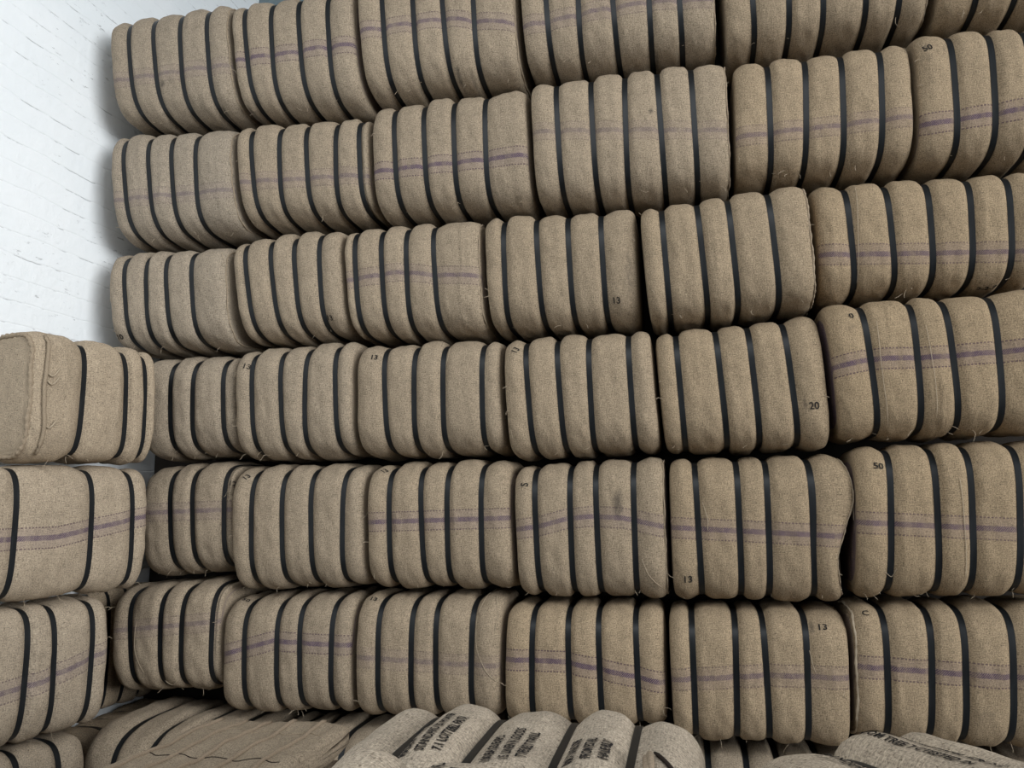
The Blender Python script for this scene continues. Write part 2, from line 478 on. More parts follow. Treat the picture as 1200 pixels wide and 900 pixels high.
def wall_bale(rec):
    q = np.array(rec['q']); xc = q[:, 0].mean(); zb = min(q[2, 1], q[3, 1])
    D = rec.get('D', .56)
    e = empty('burlap_bale', (xc, rec['y']+D/2, zb), 0, rec['label'], 'bale', GROUP_WALL)
    q2 = q-np.array([xc, zb])
    b = Bale(q2, D, rec['s'], rec['p'] or None, rec['i'], rec['seed'], tone=rec.get('tone', 1.0), warm=rec.get('warm', .5),
             stains=rec.get('stains', ()), edge=rec.get('edge', 0), creases=rec.get('cr', 1))
    b.body(e)
    for k in range(len(rec['s'])): b.strap(k, e)
    for end in rec.get('seams', ()): b.seam(end, e, rec.get('seam_rad', .0032), THREAD if rec.get('pale_seam') else None)
    for lp in rec.get('loops', ()):
        n = 8*(len(lp)-1)+1; tt = np.linspace(0, len(lp)-1, n)
        uu = np.interp(tt, range(len(lp)), [p[0] for p in lp]); vv = np.interp(tt, range(len(lp)), [p[1] for p in lp])
        k3 = np.array([.25, .5, .25])
        for _ in range(6): uu[1:-1] = np.convolve(uu, k3, 'valid'); vv[1:-1] = np.convolve(vv, k3, 'valid')
        P = [b.surf(np.array([u]), np.array([b.v_to_t(v)]), off=.003)[0] for u, v in zip(uu, vv)]
        V, Q, T = tubes([P], .0012, 5); np_mesh('loose_strand', V, Q, THREAD, e, tris=T)
    for (txt, u, v, size, rot) in rec.get('marks', ()):
        b.mark(txt, u, b.v_to_t(v), size, rot, e)
    if rec.get('th', 8): b.threads(e, rec.get('th', 8), spots=rec.get('spots'))
    return e

def rect(L, H): return [(-L/2, H), (L/2, H), (L/2, 0), (-L/2, 0)]

BALES = [
    {'label': 'faintly striped burlap bale at the left end of the top row, beside the white wall', 'q': [[-2.8242, 4.0215], [-2.1581, 4.0341], [-2.0831, 3.3921], [-2.7506, 3.4225]], 'y': -0.08, 's': [0.1671, 0.379, 0.6004, 0.827], 'p': [(0.0043, 0.3416), (1.0113, 0.3713)], 'i': 0.35, 'seed': 11, 'tone': 0.958, 'warm': 0.187, 'stains': [(0.4389, 0.2692, 0.0213, 0.0298, 0.9), (0.868, 0.0323, 0.0171, 0.0426, 0.9)], 'seams': (1,), 'cr': 1, 'th': 8},
    {'label': 'burlap bale with a bold purple stripe, second in the top row from the white wall', 'q': [[-2.1341, 4.0145], [-1.4879, 4.0139], [-1.4356, 3.3668], [-2.0591, 3.3945]], 'y': -0.08, 's': [0.1126, 0.3276, 0.5606, 0.7974], 'p': [(-0.0226, 0.4088), (1.0241, 0.4319)], 'i': 0.8, 'seed': 18, 'tone': 0.994, 'warm': 0.304, 'stains': [(0.0393, 0.0105, 0.0206, 0.0411, 0.95)], 'cr': 1, 'th': 10},
    {'label': 'dirt-spotted striped burlap bale, third in the top row from the white wall', 'q': [[-1.4639, 4.078], [-0.6915, 4.0527], [-0.6666, 3.4176], [-1.4116, 3.4079]], 'y': -0.08, 's': [0.1626, 0.3619, 0.5527, 0.7459], 'p': [(-0.0116, 0.4462), (0.5578, 0.4548), (1.0071, 0.3468)], 'i': 0.7, 'seed': 25, 'tone': 1.048, 'warm': 0.389, 'stains': [(0.6132, 0.0524, 0.0159, 0.0555, 0.8), (0.6939, 0.039, 0.0159, 0.0476, 0.7)], 'seams': (1,), 'cr': 1, 'th': 10},
    {'label': 'long five-strap burlap bale, fourth in the top row from the white wall', 'q': [[-0.6675, 4.0969], [0.206, 4.0341], [0.2061, 3.4385], [-0.6348, 3.4382]], 'y': -0.08, 's': [0.1367, 0.3082, 0.4856, 0.6732, 0.8234], 'p': [(-0.0124, 0.274), (0.6737, 0.3461), (1.0097, 0.3118)], 'i': 0.5, 'seed': 32, 'tone': 1.0, 'warm': 0.407, 'marks': [('c', 0.7459, -0.021, 0.04, 0)], 'stains': [(0.6936, -0.024, 0.0151, 0.0681, 0.8)], 'seams': (1,), 'loops': [[(0.8205, -0.1007), (0.8514, -0.0808), (0.8755, -0.1248), (0.8487, -0.1519), (0.8195, -0.1265)]], 'cr': 1, 'th': 10},
    {'label': 'long plain five-strap burlap bale, fifth in the top row from the white wall', 'q': [[0.23, 4.0512], [1.0866, 3.9968], [1.0566, 3.4498], [0.2544, 3.4082]], 'y': -0.08, 's': [0.1423, 0.3249, 0.4925, 0.6952, 0.8616], 'p': [], 'i': 0, 'seed': 39, 'tone': 0.977, 'warm': 0.64, 'seams': (1,), 'cr': 1, 'th': 10},
    {'label': 'plain burlap bale in the top right corner, only its bottom in view', 'q': [[1.1106, 4.0091], [1.9115, 3.9615], [1.8464, 3.4125], [1.098, 3.4433]], 'y': -0.08, 's': [0.1861, 0.393, 0.5958, 0.7945], 'p': [], 'i': 0, 'seed': 46, 'tone': 1.018, 'warm': 0.843, 'cr': 1, 'th': 10},
    {'label': 'faintly striped burlap bale at the left end of the second row, beside the white wall', 'q': [[-2.8262, 3.4172], [-2.137, 3.3762], [-2.0818, 2.8161], [-2.7484, 2.797]], 'y': -0.03, 's': [0.1166, 0.3232, 0.513, 0.7071], 'p': [(-0.0122, 0.3495), (1.0061, 0.3379)], 'i': 0.35, 'seed': 53, 'tone': 0.988, 'warm': 0.056, 'seams': (1,), 'cr': 3, 'th': 10},
    {'label': 'striped burlap bale, second in the second row from the white wall', 'q': [[-2.113, 3.3834], [-1.4175, 3.3543], [-1.3948, 2.8329], [-2.0511, 2.8316]], 'y': -0.03, 's': [0.1194, 0.3321, 0.542, 0.7618, 0.94], 'p': [(-0.0278, 0.3766), (1.0032, 0.3372)], 'i': 0.45, 'seed': 60, 'tone': 0.979, 'warm': 0.388, 'cr': 1, 'th': 10},
    {'label': 'burlap bale with a clear purple stripe, third in the second row from the white wall', 'q': [[-1.3935, 3.3975], [-0.6522, 3.4078], [-0.6354, 2.8157], [-1.3708, 2.8206]], 'y': -0.03, 's': [0.1506, 0.3473, 0.5407, 0.7418], 'p': [(-0.0066, 0.3447), (1.0033, 0.3584)], 'i': 0.9, 'seed': 67, 'tone': 0.971, 'warm': 0.409, 'stains': [(0.7893, 0.0299, 0.0157, 0.047, 0.6)], 'cr': 1, 'th': 10},
    {'label': 'wide five-strap burlap bale with a faded stripe and frayed right edge, second row', 'q': [[-0.6282, 3.4282], [0.2418, 3.4285], [0.2372, 2.8122], [-0.6082, 2.8111]], 'y': -0.03, 's': [0.1383, 0.3201, 0.49, 0.6657, 0.833], 'p': [(-0.0032, 0.5252), (1.0024, 0.3772)], 'i': 0.3, 'seed': 74, 'tone': 1.043, 'warm': 0.436, 'stains': [(0.6217, 0.5725, 0.0149, 0.0224, 0.9)], 'seams': (1,), 'cr': 1, 'th': 12},
    {'label': 'greyish striped burlap bale, fifth in the second row from the white wall', 'q': [[0.2764, 3.398], [0.9822, 3.4053], [0.9656, 2.8488], [0.2618, 2.8302]], 'y': -0.03, 's': [0.2007, 0.4091, 0.6183, 0.8328], 'p': [(-0.0086, 0.3133), (1.0004, 0.3078)], 'i': 0.5, 'seed': 81, 'tone': 1.01, 'warm': 0.788, 'cr': 1, 'th': 10},
    {'label': 'burlap bale stamped 50 with bold purple stripe, right end of the second row', 'q': [[1.0062, 3.4381], [1.6954, 3.4024], [1.6626, 2.8236], [0.9896, 2.8373]], 'y': -0.03, 's': [0.2012, 0.412, 0.6069, 0.8072], 'p': [(-0.0237, 0.2349), (0.5563, 0.2919), (0.9776, 0.3263)], 'i': 0.9, 'seed': 88, 'tone': 0.973, 'warm': 0.822, 'marks': [('50', 0.0576, 0.788, 0.0389, 0.3)], 'stains': [(0.059, 0.713, 0.0477, 0.034, 0.6), (0.1503, 0.7657, 0.0102, 0.0408, 0.7)], 'cr': 1, 'th': 10},
    {'label': 'plain burlap bale at the left end of the third row, beside the white wall', 'q': [[-2.8162, 2.7884], [-2.157, 2.7786], [-2.1125, 2.2411], [-2.7496, 2.2458]], 'y': 0, 's': [0.1364, 0.3207, 0.4955, 0.7113], 'p': [], 'i': 0, 'seed': 95, 'tone': 1.041, 'warm': 0.112, 'marks': [('10', 0.0516, 0.1307, 0.0404, 0)], 'seams': (1,), 'loops': [[(0.9481, 0.8931), (1.0057, 0.7443), (1.0053, 0.3487)]], 'cr': 1, 'th': 12},
    {'label': 'narrow plain burlap bale stamped low on its right, second in the third row', 'q': [[-2.133, 2.7987], [-1.5703, 2.8229], [-1.5236, 2.271], [-2.0494, 2.2551]], 'y': 0, 's': [0.1223, 0.3646, 0.5803, 0.8096], 'p': [], 'i': 0, 'seed': 102, 'tone': 1.002, 'warm': 0.39, 'marks': [('13', 0.853, 0.1338, 0.039, 0)], 'stains': [(0.792, 0.1765, 0.0161, 0.0403, 0.7)], 'loops': [], 'cr': 1, 'th': 10},
    {'label': 'burlap bale with a wavy purple stripe, third in the third row', 'q': [[-1.5463, 2.8108], [-0.884, 2.8064], [-0.8616, 2.2395], [-1.4996, 2.2482]], 'y': 0, 's': [0.0815, 0.2808, 0.4647, 0.6712], 'p': [(-0.0254, 0.4776), (0.2361, 0.5024), (0.4477, 0.5157), (0.6474, 0.4796), (0.9736, 0.4489)], 'i': 0.6, 'seed': 109, 'tone': 1.017, 'warm': 0.452, 'seams': (1,), 'cr': 3, 'th': 10},
    {'label': 'plain burlap bale with a dirty right end, fourth in the third row', 'q': [[-0.86, 2.8074], [-0.178, 2.7898], [-0.1751, 2.2444], [-0.8339, 2.2379]], 'y': 0, 's': [0.1282, 0.3588, 0.5686, 0.7862], 'p': [], 'i': 0, 'seed': 116, 'tone': 0.97, 'warm': 0.588, 'marks': [('13', 0.8623, 0.1737, 0.0396, 0)], 'stains': [(0.9578, 0.3868, 0.045, 0.2061, 0.62), (0.7798, 0.1944, 0.0187, 0.06, 0.7)], 'cr': 1, 'th': 10},
    {'label': 'plain burlap bale with a frayed seam down its right edge, fifth in the third row', 'q': [[-0.154, 2.7733], [0.5338, 2.8231], [0.5524, 2.2686], [-0.1235, 2.2283]], 'y': -0.04, 's': [0.1292, 0.354, 0.54, 0.782], 'p': [], 'i': 0, 'seed': 123, 'tone': 0.987, 'warm': 0.715, 'seams': (1,), 'seam_rad': 0.0048, 'cr': 1, 'th': 14},
    {'label': 'wide five-strap striped burlap bale marked 2-2-7, right end of the third row', 'q': [[0.5717, 2.8289], [1.433, 2.8132], [1.415, 2.3197], [0.5783, 2.3019]], 'y': 0.03, 's': [0.1571, 0.3419, 0.5194, 0.6975, 0.8663], 'p': [(0.0083, 0.3422), (0.8527, 0.247), (0.979, 0.2414)], 'i': 0.7, 'seed': 130, 'tone': 0.987, 'warm': 0.931, 'marks': [('2-2-7', 0.7783, 0.0214, 0.0365, 0)], 'loops': [[(0.1992, 0.9087), (0.189, 0.5904), (0.1754, 0.0348)]], 'cr': 4, 'th': 10},
    {'label': 'short plain burlap bale half hidden by the side stack, left end of the fourth row', 'q': [[-2.5978, 2.2347], [-2.1094, 2.2303], [-2.0816, 1.7183], [-2.5743, 1.7026]], 'y': 0.03, 's': [0.3067, 0.5509, 0.8837], 'p': [], 'i': 0, 'seed': 137, 'tone': 1.027, 'warm': 0.195, 'cr': 1, 'th': 10},
    {'label': 'plain burlap bale stamped at upper left, second in the fourth row', 'q': [[-2.0854, 2.2423], [-1.4895, 2.2621], [-1.4787, 1.6964], [-2.0576, 1.6893]], 'y': 0, 's': [0.15, 0.4017, 0.606, 0.865], 'p': [], 'i': 0, 'seed': 144, 'tone': 1.007, 'warm': 0.316, 'marks': [('13', 0.1014, 0.8138, 0.0382, -0.1)], 'stains': [(0.1451, 0.7146, 0.0158, 0.0355, 0.7)], 'cr': 1, 'th': 10},
    {'label': 'plain burlap bale stamped 13 at upper left, third in the fourth row', 'q': [[-1.4655, 2.2378], [-0.7994, 2.2276], [-0.7823, 1.6913], [-1.4547, 1.6889]], 'y': 0, 's': [0.2056, 0.4116, 0.6142, 0.8833], 'p': [], 'i': 0, 'seed': 151, 'tone': 0.995, 'warm': 0.465, 'marks': [('13', 0.1283, 0.8406, 0.0368, 0)], 'loops': [[(0.6589, 0.93), (0.6556, 0.8008), (0.6363, 0.7445)]], 'cr': 1, 'th': 10},
    {'label': 'plain burlap bale with a sideways stamp at upper left, fourth in the fourth row', 'q': [[-0.7754, 2.2236], [-0.1348, 2.2353], [-0.1059, 1.6886], [-0.7523, 1.6621]], 'y': 0, 's': [0.1588, 0.3738, 0.5795, 0.8485], 'p': [], 'i': 0, 'seed': 158, 'tone': 1.016, 'warm': 0.599, 'marks': [('13', 0.0855, 0.8663, 0.0385, 1.1)], 'cr': 1, 'th': 10},
    {'label': 'plain burlap bale stamped 20 low on its right end, fifth in the fourth row', 'q': [[-0.1108, 2.2157], [0.5516, 2.2586], [0.5787, 1.6787], [-0.0814, 1.675]], 'y': 0, 's': [0.1262, 0.381, 0.5801, 0.8008], 'p': [], 'i': 0, 'seed': 165, 'tone': 0.996, 'warm': 0.813, 'marks': [('20', 0.9111, 0.2979, 0.0401, 0)], 'stains': [(0.8582, 0.3138, 0.014, 0.049, 0.7)], 'cr': 1, 'th': 10},
    {'label': 'creased burlap bale with a bold purple stripe jutting out, right end of the fourth row', 'q': [[0.5756, 2.2909], [1.4677, 2.3109], [1.4451, 1.7183], [0.6122, 1.7048]], 'y': -0.03, 's': [0.1644, 0.3631, 0.5122, 0.7005], 'p': [(-0.0065, 0.5014), (0.16, 0.5434), (0.448, 0.5309), (0.6695, 0.5362), (0.9665, 0.5439)], 'i': 0.95, 'seed': 172, 'tone': 0.991, 'warm': 0.988, 'marks': [('0', 0.1088, 0.8634, 0.0378, 0)], 'stains': [(0.0985, 0.781, 0.0397, 0.0232, 0.6)], 'loops': [[(0.2098, 0.809), (0.1995, 0.4867), (0.2115, 0.0821)], [(0.4098, 0.7551), (0.4218, 0.4074), (0.42, 0.1237)]], 'cr': 7, 'th': 16},
    {'label': 'short striped burlap bale beside the side stack, left end of the fifth row', 'q': [[-2.5736, 1.6909], [-2.1029, 1.7077], [-2.0782, 1.1701], [-2.5464, 1.1402]], 'y': 0.03, 's': [0.3234, 0.5727, 0.9221], 'p': [(0.0608, 0.5726), (0.9975, 0.5542)], 'i': 0.5, 'seed': 179, 'tone': 0.968, 'warm': 0.338, 'marks': [('12', 0.9905, 0.7973, 0.0353, 0)], 'cr': 1, 'th': 10},
    {'label': 'plain burlap bale, the only unstriped one in the fifth row', 'q': [[-2.0789, 1.6783], [-1.4331, 1.679], [-1.4195, 1.1076], [-2.0542, 1.0842]], 'y': 0, 's': [0.1541, 0.3934, 0.6156, 0.8535], 'p': [], 'i': 0, 'seed': 186, 'tone': 0.992, 'warm': 0.392, 'marks': [('13', 0.0951, 0.9014, 0.0373, 1.0)], 'cr': 1, 'th': 10},
    {'label': 'burlap bale with a straight purple stripe, third in the fifth row', 'q': [[-1.4091, 1.6707], [-0.7611, 1.6818], [-0.7433, 1.1005], [-1.3952, 1.1026]], 'y': 0, 's': [0.1601, 0.3911, 0.5705, 0.8061], 'p': [(-0.0006, 0.5313), (0.9972, 0.5447)], 'i': 0.8, 'seed': 193, 'tone': 1.013, 'warm': 0.545, 'marks': [('13', 0.098, 0.9455, 0.0359, 1.0)], 'stains': [(0.957, 0.846, 0.037, 0.0222, 0.6)], 'cr': 1, 'th': 10},
    {'label': 'striped burlap bale with a black smear near its right end, fifth row', 'q': [[-0.7371, 1.6506], [-0.0954, 1.6791], [-0.098, 1.0648], [-0.7193, 1.0722]], 'y': 0, 's': [0.1422, 0.3785, 0.5545, 0.8002], 'p': [(-0.0076, 0.5092), (0.1864, 0.5348), (0.3554, 0.578), (0.521, 0.5905), (0.7281, 0.5721), (1.0067, 0.5017)], 'i': 0.7, 'seed': 200, 'tone': 0.991, 'warm': 0.55, 'marks': [('S', 0.0766, 0.8418, 0.0438, 1.5)], 'stains': [(0.6983, 0.6719, 0.032, 0.0854, 0.85)], 'seams': (1,), 'loops': [[(0.8401, 0.2958), (0.8802, 0.1835), (0.9596, 0.101)]], 'cr': 1, 'th': 10},
    {'label': 'striped burlap bale stamped 13 at lower left, its right end swollen, fifth row', 'q': [[-0.0714, 1.6648], [0.603, 1.6689], [0.6053, 1.0602], [-0.074, 1.0626]], 'y': 0, 's': [0.1601, 0.3995, 0.566, 0.8163], 'p': [(-0.014, 0.5154), (1.0211, 0.4465)], 'i': 0.75, 'seed': 207, 'tone': 0.959, 'warm': 0.85, 'marks': [('13', 0.0846, 0.1645, 0.042, 0)], 'stains': [(0.1509, 0.2098, 0.017, 0.0409, 0.9)], 'seams': (1,), 'loops': [[(0.189, 0.6842), (0.2191, 0.5586), (0.2114, 0.4907)], [(0.9947, 0.9063), (0.9976, 0.6586), (1.0278, 0.5492)]], 'cr': 3, 'th': 16, 'edge': 0.04},
    {'label': 'creased striped burlap bale stamped 50 with frayed bottom, right end of the fifth row', 'q': [[0.659, 1.6948], [1.4576, 1.7085], [1.4083, 1.0903], [0.6293, 1.0824]], 'y': -0.02, 's': [0.153, 0.3647, 0.5195, 0.7271], 'p': [(-0.0084, 0.4999), (0.7222, 0.4335), (0.9823, 0.412)], 'i': 0.75, 'seed': 214, 'tone': 1.002, 'warm': 0.977, 'marks': [('50', 0.1038, 0.856, 0.0397, 0)], 'loops': [[(0.4597, 0.7589), (0.4771, 0.4448), (0.4833, 0.1363)], [(0.12, 0.1803), (0.1581, 0.1279), (0.1748, 0.2007)]], 'cr': 5, 'th': 18},
    {'label': 'shaded faintly striped burlap bale, left end of the sixth row beside the side stack', 'q': [[-2.6833, 1.117], [-2.1212, 1.1575], [-2.1133, 0.6334], [-2.6476, 0.6108]], 'y': 0.0, 's': [0.1766, 0.4599, 0.6595, 0.94], 'p': [(0.0372, 0.5986), (1.02, 0.6343)], 'i': 0.4, 'seed': 221, 'tone': 1.046, 'warm': 0.364, 'loops': [[(0.2498, 0.6567), (0.2336, 0.4325), (0.3158, 0.2078)], [(0.4959, 0.1315), (0.5451, 0.0874), (0.6095, 0.1297)]], 'cr': 1, 'th': 10},
    {'label': 'burlap bale with a rising bold purple stripe, second in the sixth row', 'q': [[-2.0972, 1.0703], [-1.4757, 1.0956], [-1.4765, 0.5626], [-2.0893, 0.5348]], 'y': 0, 's': [0.1772, 0.4342, 0.614, 0.8569], 'p': [(-0.0059, 0.5276), (0.4071, 0.6357), (1.0319, 0.5798)], 'i': 0.85, 'seed': 228, 'tone': 0.955, 'warm': 0.404, 'marks': [('50', 0.1019, 0.9721, 0.0365, -0.1)], 'cr': 1, 'th': 10},
    {'label': 'burlap bale with a faint stripe and loose thread, third in the sixth row', 'q': [[-1.4517, 1.0928], [-0.7992, 1.0905], [-0.8139, 0.5715], [-1.4525, 0.5374]], 'y': 0, 's': [0.1638, 0.3981, 0.5696, 0.8141], 'p': [(0.0006, 0.5194), (1.0168, 0.4484)], 'i': 0.35, 'seed': 235, 'tone': 1.009, 'warm': 0.516, 'marks': [('13', 0.0867, 0.9569, 0.0352, 0)], 'loops': [[(0.8895, 1.0437), (0.8406, 0.8207), (0.8493, 0.5874), (0.9205, 0.4021), (1.0246, 0.283)], [(0.924, 1.0308), (0.9828, 0.8897), (0.9735, 0.7215)]], 'cr': 1, 'th': 10},
    {'label': 'burlap bale with a sagging bold stripe behind the large lettered bale, sixth row', 'q': [[-0.7752, 1.0629], [-0.122, 1.0548], [-0.1255, 0.5519], [-0.7899, 0.5369]], 'y': 0, 's': [0.1763, 0.4111, 0.6044, 0.8366], 'p': [(0.0003, 0.5619), (0.362, 0.5592), (0.6127, 0.5077), (0.9948, 0.4081)], 'i': 0.95, 'seed': 242, 'tone': 1.046, 'warm': 0.817, 'cr': 1, 'th': 10},
    {'label': 'striped burlap bale stamped 13 at upper right, fifth in the sixth row', 'q': [[-0.0977, 1.0527], [0.5874, 1.0501], [0.5654, 0.504], [-0.0934, 0.5086]], 'y': -0.01, 's': [0.1291, 0.3727, 0.5448, 0.7703], 'p': [(-0.0063, 0.4862), (0.5446, 0.5458), (0.9906, 0.5419)], 'i': 0.6, 'seed': 249, 'tone': 1.035, 'warm': 0.833, 'marks': [('13', 0.8617, 0.8858, 0.0409, 0)], 'stains': [(0.8068, 0.8961, 0.0133, 0.0398, 0.8), (1.0141, 0.5716, 0.0003, 0.0003, 0)], 'loops': [[(0.7839, 0.7251), (0.7997, 0.6207), (0.8124, 0.5747)]], 'cr': 1, 'th': 10},
    {'label': 'striped burlap bale stamped C with an open left seam, right end of the sixth row', 'q': [[0.6114, 1.0717], [1.4033, 1.0803], [1.3668, 0.5269], [0.5894, 0.5335]], 'y': -0.01, 's': [0.1416, 0.3393, 0.4886, 0.6936], 'p': [(-0.0006, 0.5784), (0.6931, 0.5312), (0.9814, 0.5212)], 'i': 0.85, 'seed': 256, 'tone': 1.034, 'warm': 0.881, 'marks': [('C', 0.0609, 0.938, 0.0389, 0)], 'stains': [(0.5634, 0.2715, 0.0695, 0.0568, 0.55)], 'seams': (0,), 'seam_rad': 0.0048, 'pale_seam': 1, 'cr': 4, 'th': 16},
    {'label': 'bottom-row burlap bale jutting out beside the flat sack packs', 'q': [[-2.57, 0.57], [-1.88, 0.515], [-1.88, 0.006], [-2.57, 0.006]], 'y': -0.27, 's': [0.2045, 0.4308, 0.5855, 0.8], 'p': [], 'i': 0, 'seed': 301, 'tone': 1.0, 'warm': 0.3, 'cr': 1, 'th': 0, 'D': 0.8},
    {'label': 'bottom-row burlap bale just behind the flat sack packs', 'q': [[-1.85, 0.515], [-1.315, 0.515], [-1.315, 0.006], [-1.85, 0.006]], 'y': -0.06, 's': [0.1993, 0.3996, 0.6704], 'p': [], 'i': 0, 'seed': 302, 'tone': 1.0, 'warm': 0.3, 'cr': 1, 'th': 0, 'D': 0.56},
    {'label': 'bottom-row burlap bale behind the left end of the large lettered bale', 'q': [[-1.29, 0.525], [-0.725, 0.525], [-0.725, 0.006], [-1.29, 0.006]], 'y': 0.0, 's': [0.16, 0.4, 0.57, 0.8], 'p': [], 'i': 0, 'seed': 303, 'tone': 1.0, 'warm': 0.3, 'cr': 1, 'th': 0, 'D': 0.56},
    {'label': 'bottom-row burlap bale hidden behind the middle of the large lettered bale', 'q': [[-0.7, 0.52], [-0.08, 0.52], [-0.08, 0.006], [-0.7, 0.006]], 'y': 0.0, 's': [0.16, 0.4, 0.57, 0.8], 'p': [], 'i': 0, 'seed': 304, 'tone': 1.0, 'warm': 0.3, 'cr': 1, 'th': 0, 'D': 0.56},
    {'label': 'bottom-row burlap bale between the centre and lower right foreground bales', 'q': [[-0.055, 0.485], [0.6, 0.485], [0.6, 0.006], [-0.055, 0.006]], 'y': 0.0, 's': [0.1405, 0.3527, 0.5371, 0.7787], 'p': [], 'i': 0, 'seed': 305, 'tone': 1.0, 'warm': 0.3, 'cr': 1, 'th': 0, 'D': 0.56},
    {'label': 'bottom-row burlap bale behind the lower right foreground bale', 'q': [[0.628, 0.5], [1.45, 0.5], [1.45, 0.006], [0.628, 0.006]], 'y': 0.0, 's': [0.16, 0.4, 0.57, 0.8], 'p': [], 'i': 0, 'seed': 306, 'tone': 1.0, 'warm': 0.3, 'cr': 1, 'th': 0, 'D': 0.56},
]


for rec in BALES: wall_bale(rec)

# ------------------------------------------------------------------ stack along the white wall
def side_bale(label, t0, t1, z0, z1, straps, stripe, sint, seed, shift=0.0, rot=75.0, D=.34, seams=(), marks=(), th=8, tone=1.20, warm=.3, creases=2, puff=.02, group=GROUP_SIDE):  # tone lightens the cloth to stand in for light facing the stack
    a = math.radians(rot); ax = np.array([math.cos(a), math.sin(a)])
    R0 = np.array([-2.385, -.10])
    fr = np.array([math.sin(a), -math.cos(a)])     # outward front normal
    mid = R0 - ax*(t0+t1)/2 + fr*shift - fr*D/2
    L, H = t1-t0, z1-z0
    e = empty('burlap_bale', (mid[0], mid[1], z0), a, label, 'bale', group)
    us = [1-(s-t0)/L for s in straps]
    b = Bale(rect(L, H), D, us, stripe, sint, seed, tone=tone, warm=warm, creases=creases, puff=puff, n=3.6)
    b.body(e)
    for k in range(len(us)): b.strap(k, e)
    for end in seams: b.seam(end, e, .009)
    b.threads(e, th)
    return e, b

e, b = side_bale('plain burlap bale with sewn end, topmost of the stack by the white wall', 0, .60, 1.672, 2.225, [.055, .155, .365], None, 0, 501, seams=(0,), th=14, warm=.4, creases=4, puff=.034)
# raised hem and loose stitches on the sewn near end
hem = [b.surf(np.array([.075]), np.array([b.v_to_t(v)]), off=.012)[0]+np.array([.006*math.sin(9*v), 0, 0]) for v in np.linspace(.06, .93, 26)]
V, Q, T = tubes([hem], .008, 8); np_mesh('hem_fold', V, Q, SEAM, e, tris=T)
for k, vv in enumerate((.68, .62, .30)):
    P = [b.surf(np.array([.07+.1*i/7]), np.array([b.v_to_t(vv-.05*math.sin(i*.5))]), off=.008)[0] for i in range(8)]
    V, Q, T = tubes([P], .0035, 5); np_mesh('loose_stitch', V, Q, THREAD, e, tris=T)
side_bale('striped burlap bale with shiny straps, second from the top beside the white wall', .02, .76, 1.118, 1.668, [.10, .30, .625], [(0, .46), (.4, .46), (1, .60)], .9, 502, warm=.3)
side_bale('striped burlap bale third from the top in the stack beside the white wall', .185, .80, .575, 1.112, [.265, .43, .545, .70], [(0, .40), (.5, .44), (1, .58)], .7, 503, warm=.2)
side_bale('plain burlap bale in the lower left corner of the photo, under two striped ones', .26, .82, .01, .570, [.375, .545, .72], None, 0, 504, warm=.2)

for lab, z0, z1, x0, sd in (('added burlap filler bale darkening the corner behind the side stack, level with the bottom row', .01, .49, -2.64, 505),
                       ('added burlap filler bale darkening the corner behind the side stack, level with the sixth row', .505, 1.09, -2.785, 506)):
    D = x0+2.925  # filler bales added to hide the lit white wall and darken the gap
    e = empty('burlap_bale', (x0-D/2, .235, z0), PI/2, lab, 'bale', GROUP_SIDE)
    b = Bale(rect(.66, z1-z0), D, [.2, .4, .6, .8], None, 0, sd, n=3.6, puff=.018, creases=0)
    b.body(e)
    for k in range(4): b.strap(k, e)

# ------------------------------------------------------------------ foreground
def front_bale(label, centre, z0, L, H, D, rot, straps, seed, stripe=None, sint=0, seams=(), th=6, tone=1.1, warm=.15, n=2.6, puff=.035, group=GROUP_FRONT, creases=2, quad=None, er=.10, ei=.085, dome=2.8, sw=.0135):
    e = empty('burlap_bale', (centre[0], centre[1], z0), math.radians(rot), label, 'bale', group)
    b = Bale(quad or rect(L, H), D, straps, stripe, sint, seed, tone=tone, warm=warm, n=n, puff=puff, creases=creases, end_round=er, end_inset=ei, dome=dome, sw=sw)
    b.body(e)
    for k in range(len(straps)): b.strap(k, e)
    for end in seams: b.seam(end, e, .007)
    if th: b.threads(e, th)
    return e, b

# lower tier that carries the goods
def support(label, centre, z0, L, H, D, rot, seed, straps=(.17, .40, .58, .81)):
    front_bale(label, centre, z0, L, H, D, rot, list(straps), seed, th=0, n=3.4, puff=.018, group=GROUP_BELOW, creases=0, er=.06, ei=.04)

support('burlap bale directly under the large lettered bale in the centre foreground', (-.303, -1.965), .01, .66, .54, .50, 0, 611)
support('burlap bale under the lettered bale at the bottom edge of the photo', (-.165, -2.50), .01, .66, .595, .46, 0, 612)
support('burlap bale under the lettered bale in the lower right corner', (.342, -1.99), .01, .41, .517, .46, 34.5, 613, (.25, .5, .75))
support('burlap bale under the flat ridged sack packs', (-1.43, -1.06), .01, .54, .515, .72, 0, 614, (.2, .5, .8))

e, b = front_bale('large lettered burlap bale with a gathered right end in the centre foreground', (-.303, -1.965), .560, .625, .545, .50, 0, [.185, .395, .625, .815], 601, seams=(), th=10, n=5.0, puff=.028, tone=1.32, warm=0)
for u, lines in ((.29, ('MADE IN L BOUND', 'STANDARD 257 POWER', '7.1 LOTT BELL PASTA.')),
                 (.51, ('100 BAGS EXPO', '15 LINEN N GOODS', 'TYPE BELT TWILL')),
                 (.72, ('MAX TARE SURE', 'FROM ESTABLI', 'HALE BSL217'))):
    for k, tx in enumerate(lines):
        t = b.P*.25-.005
        b.mark(tx, u+(k-1)*.027/b.L-.012, t+.010*k-.150, .023, PI/2, e, 'stencilled_line', bold=.0008, sx=.80, align='LEFT')
